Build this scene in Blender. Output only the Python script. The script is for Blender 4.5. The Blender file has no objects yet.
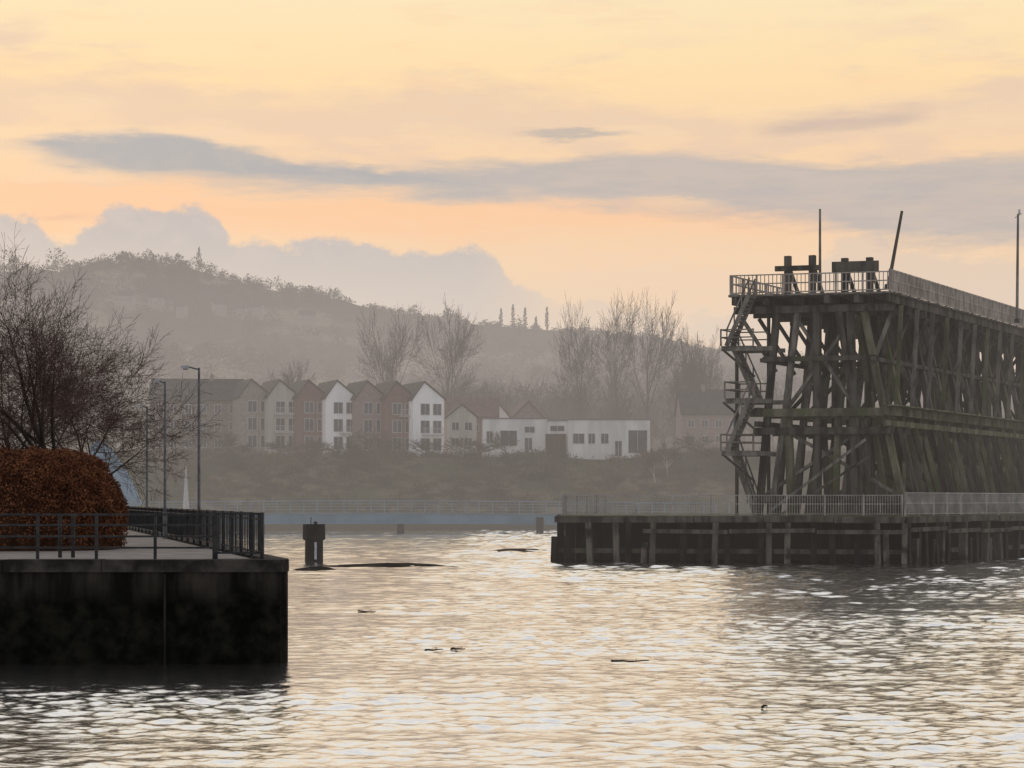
import bpy, math, random
import numpy as np
from mathutils import Vector as V, noise
R=math.radians; F=1990.0; CZ=4.0
SC=bpy.context.scene; C=SC.collection
random.seed(7)
def lin(c):
    c=c/255.0
    return c/12.92 if c<=.04045 else ((c+.055)/1.055)**2.4
def S(r,g,b): return (lin(r),lin(g),lin(b),1)
def wx(px,Y): return (px-512)/F*Y
def wz(py,Y): return CZ-(py-500)/F*Y
def at(px,py,Y): return V((wx(px,Y),Y,wz(py,Y)))
# ------------------------------------------------------------------ mesh helper
wpos={}
class MB:
    def __init__(s): s.v=[]; s.f=[]
    def quad8(s,c):
        n=len(s.v); s.v+=[tuple(p) for p in c]
        for f in ((0,3,2,1),(4,5,6,7),(0,1,5,4),(1,2,6,5),(2,3,7,6),(3,0,4,7)): s.f.append(tuple(n+i for i in f))
        return s
    def box(s,x0,x1,y0,y1,z0,z1):
        return s.quad8([(x0,y0,z0),(x1,y0,z0),(x1,y1,z0),(x0,y1,z0),(x0,y0,z1),(x1,y0,z1),(x1,y1,z1),(x0,y1,z1)])
    def beam(s,a,b,w,h,up=(0,0,1)):
        a=V(a);b=V(b);d=(b-a).normalized();u=V(up);q=d.cross(u)
        if q.length<.05: q=d.cross(V((0,1,0)))
        q.normalize();u=q.cross(d).normalized();q=q*w/2;u=u*h/2
        return s.quad8([a-q-u,a+q-u,a+q+u,a-q+u,b-q-u,b+q-u,b+q+u,b-q+u])
    def tube(s,a,b,ra,rb,n=6,cap=True):
        a=V(a);b=V(b);d=(b-a)
        if d.length<1e-6: return s
        d.normalize();q=d.cross(V((0,0,1)))
        if q.length<.05: q=d.cross(V((0,1,0)))
        q.normalize();u=q.cross(d);k=len(s.v)
        for i in range(n):
            t=2*math.pi*i/n;o=q*math.cos(t)+u*math.sin(t)
            s.v.append(tuple(a+o*ra));s.v.append(tuple(b+o*rb))
        for i in range(n):
            j=(i+1)%n;s.f.append((k+2*i,k+2*j,k+2*j+1,k+2*i+1))
        if cap:
            s.f.append(tuple(k+2*i+1 for i in range(n)));s.f.append(tuple(k+2*i for i in reversed(range(n))))
        return s
    def poly(s,pts):
        k=len(s.v);s.v+=[tuple(p) for p in pts];s.f.append(tuple(range(k,k+len(pts))));return s
    def prism(s,pts,z0,z1):
        n=len(pts);k=len(s.v)
        s.v+=[(p[0],p[1],z0) for p in pts]+[(p[0],p[1],z1) for p in pts]
        s.f.append(tuple(k+i for i in reversed(range(n))));s.f.append(tuple(k+n+i for i in range(n)))
        for i in range(n):
            j=(i+1)%n;s.f.append((k+i,k+j,k+n+j,k+n+i))
        return s
    def build(s,name,m,parent=None,smooth=False):
        xs=[p[0] for p in s.v];ys=[p[1] for p in s.v];zs=[p[2] for p in s.v]
        c=V(((min(xs)+max(xs))/2,(min(ys)+max(ys))/2,min(zs)))
        me=bpy.data.meshes.new(name);me.from_pydata([(p[0]-c.x,p[1]-c.y,p[2]-c.z) for p in s.v],[],s.f)
        me.materials.append(m)
        if smooth: me.polygons.foreach_set('use_smooth',[True]*len(me.polygons))
        me.update()
        o=bpy.data.objects.new(name,me);C.objects.link(o)
        if parent: o.parent=parent;o.location=c-wpos[parent.name]
        else: o.location=c
        wpos[o.name]=c
        return o
def empty(name,loc,rz=0,local=False):
    o=bpy.data.objects.new(name,None);C.objects.link(o);o.location=loc;o.rotation_euler=(0,0,rz);o.empty_display_size=.3
    wpos[o.name]=V((0,0,0)) if local else V(loc);return o
def tag(o,label=None,cat=None,group=None,kind=None):
    if label:o['label']=label
    if cat:o['category']=cat
    if group:o['group']=group
    if kind:o['kind']=kind
    return o
def dup(o,parent=None):
    c=o.copy();C.objects.link(c)
    if parent:c.parent=parent
    for ch in list(o.children):dup(ch,c)
    return c
# ------------------------------------------------------------------ materials
def nn(nt,t,**k):
    n=nt.nodes.new(t)
    for a,b in k.items():setattr(n,a,b)
    return n
def M_(nt,op,*a,clamp=False):
    n=nn(nt,'ShaderNodeMath',operation=op);n.use_clamp=clamp
    for i,x in enumerate(a):
        if isinstance(x,(int,float)):n.inputs[i].default_value=x
        else:nt.links.new(x,n.inputs[i])
    return n.outputs[0]
def setc(nt,inp,x):
    if isinstance(x,(int,float,tuple,list)):inp.default_value=x
    else:nt.links.new(x,inp)
def MIX(nt,f,a,b):
    n=nn(nt,'ShaderNodeMix',data_type='RGBA')
    setc(nt,n.inputs[0],f);setc(nt,n.inputs[6],a);setc(nt,n.inputs[7],b);return n.outputs[2]
def SS(nt,x,a,b):
    n=nn(nt,'ShaderNodeMapRange',interpolation_type='SMOOTHSTEP')
    nt.links.new(x,n.inputs[0]);n.inputs[1].default_value=a;n.inputs[2].default_value=b;return n.outputs[0]
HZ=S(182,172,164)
g=bpy.data.node_groups.new('painted_haze','ShaderNodeTree')  # haze painted into materials as emission, stronger with distance, weaker with height
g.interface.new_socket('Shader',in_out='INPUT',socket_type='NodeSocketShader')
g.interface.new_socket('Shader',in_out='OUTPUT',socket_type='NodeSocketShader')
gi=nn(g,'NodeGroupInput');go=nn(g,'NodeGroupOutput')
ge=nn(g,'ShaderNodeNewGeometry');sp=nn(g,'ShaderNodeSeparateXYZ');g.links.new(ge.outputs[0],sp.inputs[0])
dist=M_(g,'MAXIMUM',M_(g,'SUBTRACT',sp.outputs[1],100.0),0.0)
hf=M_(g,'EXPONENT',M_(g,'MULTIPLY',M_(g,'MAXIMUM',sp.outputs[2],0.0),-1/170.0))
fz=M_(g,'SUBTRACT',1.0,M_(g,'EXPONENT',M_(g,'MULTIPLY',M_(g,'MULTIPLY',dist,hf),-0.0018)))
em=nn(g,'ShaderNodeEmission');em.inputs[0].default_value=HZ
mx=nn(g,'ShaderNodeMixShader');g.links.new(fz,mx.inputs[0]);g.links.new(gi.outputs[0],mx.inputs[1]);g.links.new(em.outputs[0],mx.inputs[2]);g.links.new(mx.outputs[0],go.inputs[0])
def newmat(name):
    m=bpy.data.materials.new(name);m.use_nodes=True;nt=m.node_tree;nt.nodes.clear();m.cycles.emission_sampling='NONE';return m,nt
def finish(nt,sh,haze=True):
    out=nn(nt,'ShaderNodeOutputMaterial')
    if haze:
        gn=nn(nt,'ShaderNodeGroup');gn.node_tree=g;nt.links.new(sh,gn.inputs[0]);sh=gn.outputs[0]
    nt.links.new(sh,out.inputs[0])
def tex(nt,scale,detail=4,sv=(1,1,1),rough=.55):
    ge=nn(nt,'ShaderNodeNewGeometry');mp=nn(nt,'ShaderNodeMapping');mp.inputs[3].default_value=sv
    nt.links.new(ge.outputs[0],mp.inputs[0])
    n=nn(nt,'ShaderNodeTexNoise');n.inputs['Scale'].default_value=scale;n.inputs['Detail'].default_value=detail;n.inputs['Roughness'].default_value=rough
    nt.links.new(mp.outputs[0],n.inputs['Vector']);return n.outputs[0]
def mat(name,c1,c2,scale=1.0,sv=(1,1,1),rough=.85,lo=.35,hi=.65,third=None,bump=0,haze=True,metal=0,spec=.3):
    m,nt=newmat(name)
    f=SS(nt,tex(nt,scale,5,sv),lo,hi)
    col=MIX(nt,f,c1,c2)
    if third:
        f2=SS(nt,tex(nt,third[1],3),third[2],third[2]+.15);col=MIX(nt,f2,col,third[0])
    p=nn(nt,'ShaderNodeBsdfPrincipled');nt.links.new(col,p.inputs['Base Color']);p.inputs['Roughness'].default_value=rough;p.inputs['Metallic'].default_value=metal
    p.inputs['Specular IOR Level'].default_value=spec
    if bump:
        b=nn(nt,'ShaderNodeBump');b.inputs['Strength'].default_value=.6;b.inputs['Distance'].default_value=bump
        nt.links.new(tex(nt,scale*2.5,4,sv),b.inputs['Height']);nt.links.new(b.outputs[0],p.inputs['Normal'])
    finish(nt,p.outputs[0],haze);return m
def c4(r,g_,b):return (r,g_,b,1)
TD=mat('weathered_dark_timber',c4(.034,.029,.024),c4(.11,.095,.08),1.6,(1,1,.25),.9,third=(c4(.066,.07,.042),.35,.57),bump=.03,spec=.15)
TM=mat('mossy_timber',c4(.065,.063,.042),c4(.17,.16,.11),1.2,(1,1,.3),.9,third=(c4(.09,.104,.048),.5,.5),bump=.03,spec=.15)
TP=mat('pale_weathered_timber',c4(.22,.19,.165),c4(.40,.35,.31),2.5,(1,1,.3),.9)
TS=mat('stair_timber',c4(.09,.08,.07),c4(.21,.185,.16),2.5,(1,1,.3),.9,spec=.15)
PL=mat('pile_timber',c4(.04,.034,.028),c4(.14,.12,.10),1.8,(1,1,.25),.85,third=(c4(.02,.02,.014),.8,.5),bump=.03,spec=.15)
WD=mat('wet_black_timber',c4(.008,.007,.006),c4(.026,.022,.018),1.5,(1,1,.4),.7,spec=.1)
WIRE=mat('galvanised_wire',c4(.22,.205,.19),c4(.36,.33,.31),1,(1,1,1),.6)
BLK=mat('black_painted_iron',c4(.014,.014,.015),c4(.035,.033,.033),4,(1,1,1),.5)
GREY=mat('grey_painted_steel',c4(.09,.09,.095),c4(.15,.15,.155),4,(1,1,1),.5)
LGT=mat('pale_grey_steel',c4(.32,.32,.33),c4(.45,.45,.46),4,(1,1,1),.4)
BLUE=mat('faded_blue_steel',c4(.08,.155,.22),c4(.13,.215,.285),.3,(1,1,1),.6)
BLUR=mat('blue_railing_paint',c4(.12,.19,.25),c4(.19,.26,.32),.3,(1,1,1),.6)
PYB=mat('pylon_blue_paint',c4(.10,.20,.29),c4(.16,.27,.36),.3,(1,1,1),.6)
BLUED=mat('dull_blue_steel',c4(.08,.13,.17),c4(.12,.18,.23),.5,(1,1,1),.6)
COPE=mat('stained_concrete_cope',c4(.016,.014,.012),c4(.06,.053,.045),1.5,(1,1,1),.9,bump=.03,spec=.15)
PAVE=mat('grey_paving',c4(.16,.14,.125),c4(.25,.22,.20),1.2,(1,1,1),.9)
TRK=mat('bare_tree_bark',c4(.03,.024,.02),c4(.065,.05,.04),2,(1,1,.3),.9,spec=.1)
TWG=mat('reddish_bare_twigs',c4(.05,.032,.026),c4(.10,.064,.05),.6,(1,1,1),.9,spec=.1)
FTR=mat('far_tree_bark',c4(.045,.037,.032),c4(.08,.067,.056),.2,(1,1,1),.9)
FTW=mat('far_bare_twigs',c4(.045,.035,.028),c4(.08,.063,.05),.1,(1,1,1),.9)
BIR=mat('birch_bark',c4(.25,.23,.20),c4(.42,.39,.35),1,(1,1,1),.8)
SCR=mat('brown_scrub',c4(.045,.038,.024),c4(.13,.108,.072),.12,(1,1,1),.95,third=(c4(.055,.062,.03),.08,.52))
WOOD=mat('distant_bare_wood',c4(.035,.03,.026),c4(.095,.079,.065),.03,(1,1,1),.95)
BR1=mat('red_brown_brick',c4(.155,.088,.075),c4(.21,.12,.102),2,(1,1,1),.9)
BR2=mat('tan_brick',c4(.215,.185,.16),c4(.29,.25,.215),2,(1,1,1),.9)
BR3=mat('pinkish_brick',c4(.20,.15,.138),c4(.27,.205,.188),2,(1,1,1),.9)
BR4=mat('grey_brown_brick',c4(.14,.115,.10),c4(.20,.165,.145),2,(1,1,1),.9)
REN=mat('white_render',c4(.72,.73,.75),c4(.85,.85,.85),.7,(1,1,.2),.8)
OFW=mat('off_white_render',c4(.52,.52,.52),c4(.68,.675,.665),.7,(1,1,.2),.8)
CRM=mat('cream_render',c4(.36,.34,.31),c4(.47,.44,.40),.7,(1,1,.2),.8)
SLT=mat('dark_slate_roof',c4(.025,.023,.023),c4(.052,.046,.044),1.2,(1,1,1),.8)
RTL=mat('red_tile_roof',c4(.10,.06,.05),c4(.145,.085,.07),1.2,(1,1,1),.8)
GLS=mat('dark_window_glass',c4(.02,.023,.028),c4(.06,.065,.072),.6,(1,1,1),.25,spec=.4)
FRM=mat('white_window_frame',c4(.42,.42,.42),c4(.52,.52,.52),1,(1,1,1),.6)
CLD=mat('brown_timber_cladding',c4(.035,.026,.021),c4(.065,.047,.036),1.5,(1,1,.1),.8)
HHW=mat('dull_hillside_render',c4(.20,.19,.18),c4(.28,.26,.24),.7,(1,1,.2),.8)
MUD=mat('wet_mud',c4(.02,.017,.014),c4(.045,.038,.03),.5,(1,1,1),1,spec=0)
LOG=mat('wet_driftwood',c4(.015,.012,.01),c4(.04,.03,.022),3,(1,1,1),.8,spec=.1)
HLF=mat('copper_beech_leaves',c4(.095,.034,.017),c4(.22,.088,.042),2.2,(1,1,1),.8,third=(c4(.05,.026,.016),1.0,.54),spec=.1)
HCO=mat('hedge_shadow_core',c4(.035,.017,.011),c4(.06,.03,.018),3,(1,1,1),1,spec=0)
def quaymat():
    m,nt=newmat('tidal_stained_wall')
    ge=nn(nt,'ShaderNodeNewGeometry');sp=nn(nt,'ShaderNodeSeparateXYZ');nt.links.new(ge.outputs[0],sp.inputs[0])
    z=M_(nt,'ADD',sp.outputs[2],M_(nt,'MULTIPLY',tex(nt,1.2,5,(1,1,.6)),.9))
    f=SS(nt,z,1.8,2.6)
    a=MIX(nt,SS(nt,tex(nt,2.4,7),.35,.8),c4(.0025,.0025,.002),c4(.016,.015,.010))
    b=MIX(nt,SS(nt,tex(nt,2,6,(1,1,.15)),.35,.7),c4(.006,.0055,.0045),c4(.045,.039,.031))
    col=MIX(nt,f,a,b)
    p=nn(nt,'ShaderNodeBsdfPrincipled');nt.links.new(col,p.inputs['Base Color']);p.inputs['Roughness'].default_value=.9;p.inputs['Specular IOR Level'].default_value=.05
    bu=nn(nt,'ShaderNodeBump');bu.inputs['Distance'].default_value=.12;nt.links.new(tex(nt,2.0,7),bu.inputs['Height']);nt.links.new(bu.outputs[0],p.inputs['Normal'])
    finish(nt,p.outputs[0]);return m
QW=quaymat()
def groundmat():
    m,nt=newmat('hillside_ground')
    ge=nn(nt,'ShaderNodeNewGeometry');sp=nn(nt,'ShaderNodeSeparateXYZ');nt.links.new(ge.outputs[0],sp.inputs[0])
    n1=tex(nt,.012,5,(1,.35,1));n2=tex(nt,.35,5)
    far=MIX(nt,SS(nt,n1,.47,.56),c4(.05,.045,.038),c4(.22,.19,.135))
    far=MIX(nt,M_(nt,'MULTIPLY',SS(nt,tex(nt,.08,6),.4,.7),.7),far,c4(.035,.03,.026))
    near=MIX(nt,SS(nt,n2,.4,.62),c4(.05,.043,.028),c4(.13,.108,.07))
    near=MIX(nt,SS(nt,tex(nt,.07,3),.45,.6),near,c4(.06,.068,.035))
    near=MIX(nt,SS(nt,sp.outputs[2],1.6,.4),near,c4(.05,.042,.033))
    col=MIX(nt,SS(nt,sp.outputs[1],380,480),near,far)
    p=nn(nt,'ShaderNodeBsdfPrincipled');nt.links.new(col,p.inputs['Base Color']);p.inputs['Roughness'].default_value=.95;p.inputs['Specular IOR Level'].default_value=.05
    bu=nn(nt,'ShaderNodeBump');bu.inputs['Distance'].default_value=.6;nt.links.new(n2,bu.inputs['Height']);nt.links.new(bu.outputs[0],p.inputs['Normal'])
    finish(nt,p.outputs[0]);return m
GRD=groundmat()
def watermat():
    m,nt=newmat('rippled_river_water')
    h2=tex(nt,5,3,(.6,1,1),.6)
    b=nn(nt,'ShaderNodeBump');b.inputs['Strength'].default_value=1;b.inputs['Distance'].default_value=.02;nt.links.new(h2,b.inputs['Height'])
    gl=nn(nt,'ShaderNodeBsdfGlossy');gl.inputs['Color'].default_value=c4(1,.99,.98);gl.inputs['Roughness'].default_value=.13
    df=nn(nt,'ShaderNodeBsdfDiffuse');df.inputs['Color'].default_value=c4(.07,.066,.058)
    nt.links.new(b.outputs[0],gl.inputs['Normal']);nt.links.new(b.outputs[0],df.inputs['Normal'])
    lw=nn(nt,'ShaderNodeFresnel');lw.inputs[0].default_value=2.8;nt.links.new(b.outputs[0],lw.inputs['Normal'])
    f=M_(nt,'ADD',.58,M_(nt,'MULTIPLY',lw.outputs[0],.6),clamp=True)
    ms=nn(nt,'ShaderNodeMixShader');nt.links.new(f,ms.inputs[0]);nt.links.new(df.outputs[0],ms.inputs[1]);nt.links.new(gl.outputs[0],ms.inputs[2])
    finish(nt,ms.outputs[0],False);return m
WAT=watermat()
# ------------------------------------------------------------------ world
w=bpy.data.worlds.new('World');SC.world=w;w.use_nodes=True;nt=w.node_tree;nt.nodes.clear()
tc=nn(nt,'ShaderNodeTexCoord');sp=nn(nt,'ShaderNodeSeparateXYZ');nt.links.new(tc.outputs['Generated'],sp.inputs[0])
az=M_(nt,'ARCTAN2',sp.outputs[0],sp.outputs[1]);el=M_(nt,'ARCSINE',sp.outputs[2])
X=M_(nt,'ADD',5.12,M_(nt,'MULTIPLY',az,20.0));Y=M_(nt,'SUBTRACT',5.0,M_(nt,'MULTIPLY',M_(nt,'ABSOLUTE',el),20.3))
def wn(sx,sy,detail=5,off=0,rough=.55):
    cb=nn(nt,'ShaderNodeCombineXYZ');nt.links.new(M_(nt,'MULTIPLY',X,sx),cb.inputs[0]);nt.links.new(M_(nt,'MULTIPLY',Y,sy),cb.inputs[1]);cb.inputs[2].default_value=off
    n=nn(nt,'ShaderNodeTexNoise');n.inputs['Scale'].default_value=1;n.inputs['Detail'].default_value=detail;n.inputs['Roughness'].default_value=rough
    nt.links.new(cb.outputs[0],n.inputs['Vector']);return M_(nt,'SUBTRACT',n.outputs[0],.5)
tX=M_(nt,'DIVIDE',M_(nt,'ADD',X,2.0),14.0,clamp=True)
def curve(pts):
    n=nn(nt,'ShaderNodeFloatCurve');cv=n.mapping.curves[0]
    pts=sorted(pts);cv.points[0].location=((pts[0][0]+2)/14,pts[0][1]/5);cv.points[1].location=((pts[-1][0]+2)/14,pts[-1][1]/5)
    for x,y in pts[1:-1]:cv.points.new((x+2)/14,y/5)
    n.mapping.update();nt.links.new(tX,n.inputs['Value']);return M_(nt,'MULTIPLY',n.outputs[0],5.0)
rp=nn(nt,'ShaderNodeValToRGB');nt.links.new(M_(nt,'DIVIDE',M_(nt,'ADD',Y,10.0),15.0,clamp=True),rp.inputs[0])
stops=[(-10,(240,241,246)),(-5,(255,252,247)),(-1.5,(255,247,232)),(0,(251,228,186)),(.8,(253,221,172)),(1.3,(247,214,174)),(2.1,(247,206,168)),(2.6,(241,210,178)),(3.3,(232,209,188)),(5,(208,194,183))]
e=rp.color_ramp.elements;e[0].position=0;e[0].color=S(*stops[0][1]);e[1].position=1;e[1].color=S(*stops[-1][1])
for y,c in stops[1:-1]:
    k=e.new((y+10)/15);k.color=S(*c)
col=rp.outputs[0]
def band(top,bot,st,sb,wa,ns):
    y=M_(nt,'ADD',Y,M_(nt,'MULTIPLY',ns,wa))
    a=SS(nt,M_(nt,'SUBTRACT',y,top),-st,st);b=SS(nt,M_(nt,'SUBTRACT',bot,y),-sb,sb)
    return M_(nt,'MULTIPLY',a,b)
n_s=wn(.8,4.5,7,1.3,.62);n_f=wn(2.6,3.6,8,4.1,.62);n_l=wn(.45,1.7,5,9.2,.6)
col=MIX(nt,M_(nt,'MULTIPLY',M_(nt,'MULTIPLY',SS(nt,n_l,0.0,.2),.5),SS(nt,Y,-1,0)),col,S(236,208,184))
col=MIX(nt,M_(nt,'MULTIPLY',M_(nt,'MULTIPLY',SS(nt,n_s,.02,.2),.3),SS(nt,Y,-1,0)),col,S(250,208,170))
col=MIX(nt,M_(nt,'MULTIPLY',band(curve([(-2,1.85),(4,1.95),(12,2.1)]),curve([(-2,2.2),(4,2.25),(8,2.2),(12,2.3)]),.15,.18,.9,n_s),.6),col,S(250,199,159))
col=MIX(nt,M_(nt,'MULTIPLY',band(curve([(-2,.6),(1.5,.85),(4,.8),(7,1.0),(12,1.1)]),curve([(-2,1.1),(3,1.5),(6,1.5),(12,1.5)]),.3,.2,2.6,n_l),.6),col,S(228,199,178))
def streak(x0,x1,yc,th,c,k,sl=0):
    global col
    xm=M_(nt,'MULTIPLY',SS(nt,X,x0,x0+.5),SS(nt,X,x1,x1-.5))
    yy=M_(nt,'ABSOLUTE',M_(nt,'SUBTRACT',M_(nt,'ADD',M_(nt,'ADD',Y,M_(nt,'MULTIPLY',X,sl)),M_(nt,'MULTIPLY',n_s,.4)),yc))
    col=MIX(nt,M_(nt,'MULTIPLY',M_(nt,'MULTIPLY',xm,SS(nt,yy,th,0.0)),k),col,c)
top=curve([(-2,2.3),(-.6,2.1),(.05,2.17),(.35,2.2),(.65,2.45),(1.0,2.2),(1.35,2.1),(1.75,2.06),(2.15,2.18),(2.4,2.45),(2.75,2.44),(3.2,2.36),(3.6,2.42),(4.1,2.5),(4.6,2.45),(4.95,2.55),(5.15,2.85),(6,3.0),(7,3.15),(8,3.0),(8.3,2.5),(8.6,2.37),(9,2.5),(10,2.7),(12,2.7)])
cm=band(top,curve([(-2,5),(12,5)]),.06,.5,.6,n_f)
ccol=MIX(nt,SS(nt,Y,2.1,3.2),S(187,184,186),S(209,199,191))
ccol=MIX(nt,M_(nt,'MULTIPLY',SS(nt,n_f,-.1,.2),.45),ccol,S(205,196,192))
fadeR=M_(nt,'ADD',.35,M_(nt,'MULTIPLY',SS(nt,X,5.8,4.6),.55))
col=MIX(nt,M_(nt,'MULTIPLY',cm,fadeR),col,ccol)
b2=band(curve([(-2,2.0),(2,1.85),(3.4,1.72),(5,1.55),(6,1.5),(7,1.55),(8.5,1.62),(10,1.66),(12,1.7)]),curve([(-2,1.95),(2,1.85),(3.4,1.88),(5,1.98),(6.5,2.05),(8,2.2),(9,2.42),(10.2,2.5),(12,2.6)]),.10,.14,.55,n_s)
b2c=MIX(nt,M_(nt,'MULTIPLY',SS(nt,n_s,-.1,.15),.5),S(182,178,178),S(206,191,179))
col=MIX(nt,M_(nt,'MULTIPLY',b2,.85),col,b2c)
b1=band(curve([(-2,1.6),(.1,1.52),(.6,1.44),(1.5,1.36),(2.2,1.43),(3,1.58),(3.8,1.66),(4.6,1.74),(5,1.8),(12,1.9)]),curve([(-2,1.4),(.2,1.50),(.6,1.62),(1.2,1.74),(2,1.8),(3,1.8),(4.2,1.78),(5,1.74),(12,1.6)]),.055,.11,.38,n_s)
b1c=MIX(nt,M_(nt,'MULTIPLY',SS(nt,n_f,-.1,.2),.35),S(168,171,176),S(190,182,179))
col=MIX(nt,M_(nt,'MULTIPLY',b1,.88),col,b1c)
streak(5.0,6.5,1.30,.06,S(186,177,170),.75)
streak(7.4,9.4,1.52,.16,S(205,184,170),.75,.035)
streak(.2,1.2,2.18,.07,S(222,184,160),.5);streak(6.2,7.4,2.02,.07,S(246,208,170),.6)
fr=SS(nt,sp.outputs[1],-.25,.62)
col=MIX(nt,fr,(.56,.57,.60,1),col)
col=MIX(nt,SS(nt,sp.outputs[2],.75,.98),col,(.50,.52,.58,1))
sk=nn(nt,'ShaderNodeTexSky',sky_type='NISHITA');sk.sun_disc=False;sk.sun_elevation=R(6);sk.sun_rotation=R(-20)
mu=nn(nt,'ShaderNodeMix',data_type='RGBA',blend_type='ADD');mu.inputs[0].default_value=.003;nt.links.new(col,mu.inputs[6]);nt.links.new(sk.outputs[0],mu.inputs[7])
bg=nn(nt,'ShaderNodeBackground');nt.links.new(mu.outputs[2],bg.inputs[0]);bg.inputs[1].default_value=1.0
wo=nn(nt,'ShaderNodeOutputWorld');nt.links.new(bg.outputs[0],wo.inputs[0])
sl=bpy.data.lights.new('Sun','SUN');sl.energy=.6;sl.angle=R(12);sl.color=(1,.82,.62);so=bpy.data.objects.new('Sun',sl);C.objects.link(so)
sd=V((math.sin(R(-20))*math.cos(R(6)),math.cos(R(-20))*math.cos(R(6)),math.sin(R(6))))
so.rotation_euler=(sd).to_track_quat('Z','Y').to_euler()
# ------------------------------------------------------------------ terrain
RP=[(-900,268),(-300,262),(0,272),(60,272),(100,266),(140,259),(200,268),(230,282),(270,291),(330,296),(360,306),(400,315),(480,325),(560,331),(640,338),(700,350),(800,358),(1024,374),(1500,385)]
def interp(x,p):
    if x<=p[0][0]:return p[0][1]
    for (a,b),(c,d) in zip(p,p[1:]):
        if x<=c:return b+(d-b)*(x-a)/(c-a)
    return p[-1][1]
def sst(t):
    t=max(0,min(1,t));return t*t*(3-2*t)
def gz(x,y):
    n=noise.noise(V((x/25,3,0)))*3+noise.noise(V((x/7,9,0)))*1.0
    yy=y-262-n
    if yy<0:return max(-2,yy*.2)
    z=min(yy,10)*.12+sst((yy-6)/32)*9.3+noise.noise(V((x/9,y/9,2)))*.5*sst(yy/10)
    if y>302:z+=(min(y,400)-302)*.03
    if y>400:
        t=(y-400)/1100;zr=wz(interp(x/1500*F+512,RP),1500)
        if t<=1:
            z+=(zr-z)*t**1.25+noise.noise(V((x/160,y/220,5)))*16*sst(t*3)*(1-t)
        else:z=zr*(1-.5*sst((t-1)/1.2))
    return z
xs=[-7000,-3500,-2000,-1500,-1200]+list(range(-1000,-130,30))+[x*3 for x in range(-43,44)]+list(range(135,1000,30))+[1200,1500,2000,3500,7000]
ys=[240+2*i for i in range(38)]+list(range(316,400,8))+list(range(400,1500,22))+list(range(1500,1720,30))+[1800,2100,2500,3200]
vs=[];fs=[];W=len(xs)
for y in ys:
    for x in xs:vs.append((x,y,gz(x,y)))
for j in range(len(ys)-1):
    for i in range(W-1):
        k=j*W+i;fs.append((k,k+1,k+W+1,k+W))
b=MB();b.v=vs;b.f=fs;o=b.build('hills',GRD,smooth=True);tag(o,'hazy far bank and wooded hillside rising behind the houses','hills',kind='structure')
# river: real wave geometry in the stretch seen, flat beyond
rs=np.random.RandomState(5)
yr=[14.0]
while yr[-1]<275:yr.append(yr[-1]+max(.055,min(.28,yr[-1]*.0021)))
yr=np.array(yr);us=np.linspace(-.33,.33,900)
YY=np.repeat(yr[:,None],len(us),1).astype(np.float32);XX=(YY*us[None,:]).astype(np.float32)
H1=np.zeros_like(XX);H2=np.zeros_like(XX)
NC=40
for i in range(NC):
    lam=.2*(1.3/.2)**rs.rand();th=rs.normal(0,.75)+.12;k_=2*math.pi/lam
    H1+=((.15*math.sqrt(2/NC)/k_)*np.sin(k_*(XX*math.sin(th)+YY*math.cos(th))+rs.rand()*6.28)).astype(np.float32)
for i in range(20):
    lam=1.1*(2.8/1.1)**rs.rand();th=rs.normal(0,.6)+.1;k_=2*math.pi/lam
    H2+=((.17*math.sqrt(2/20)/k_)*np.sin(k_*(XX*math.sin(th)+YY*math.cos(th))+rs.rand()*6.28)).astype(np.float32)
def patch(sx,sy,n,seed):
    r2=np.random.RandomState(seed);P_=np.zeros_like(XX)
    for i in range(n):P_+=np.sin(XX/sx*r2.uniform(.5,1.6)*r2.choice([-1,1])+YY/sy*r2.uniform(.5,1.6)+r2.rand()*6.28)
    return P_/math.sqrt(n)
amp=np.clip(.95+.24*patch(11,4,7,3)+.2*patch(3,1.0,7,4),.4,1.3)
shel=np.clip((XX+6.5)/4.5,0,1);shel=np.maximum(shel,np.clip((46-YY)/7,0,1));amp*=(.35+.65*shel)
far=np.clip((YY-55)/70,0,1)
H1=(H1*(1-.35*far)+H2*(.12+.88*far))*amp
nv=H1.size;co_=np.stack([XX.ravel(),YY.ravel(),H1.ravel()],1).astype(np.float32)
nr,ncol=XX.shape
idx=np.arange(nv).reshape(nr,ncol);q=np.stack([idx[:-1,:-1],idx[:-1,1:],idx[1:,1:],idx[1:,:-1]],-1).reshape(-1,4)
ex=np.array([[-9000,-400,-.3],[9000,-400,-.3],[9000,9000,-.3],[-9000,9000,-.3]],np.float32)
co_=np.vstack([co_,ex]);q=np.vstack([q,[[nv,nv+1,nv+2,nv+3]]]).astype(np.int32)
me=bpy.data.meshes.new('river');me.vertices.add(len(co_));me.vertices.foreach_set('co',co_.ravel())
me.loops.add(q.size);me.loops.foreach_set('vertex_index',q.ravel());me.polygons.add(len(q));me.polygons.foreach_set('loop_start',np.arange(0,q.size,4,dtype=np.int32))
me.update(calc_edges=True);me.polygons.foreach_set('use_smooth',np.ones(len(q),dtype=bool));me.materials.append(WAT)
o=bpy.data.objects.new('river',me);C.objects.link(o);tag(o,'wide rippled river reflecting the peach sky','river',kind='structure')
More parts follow.
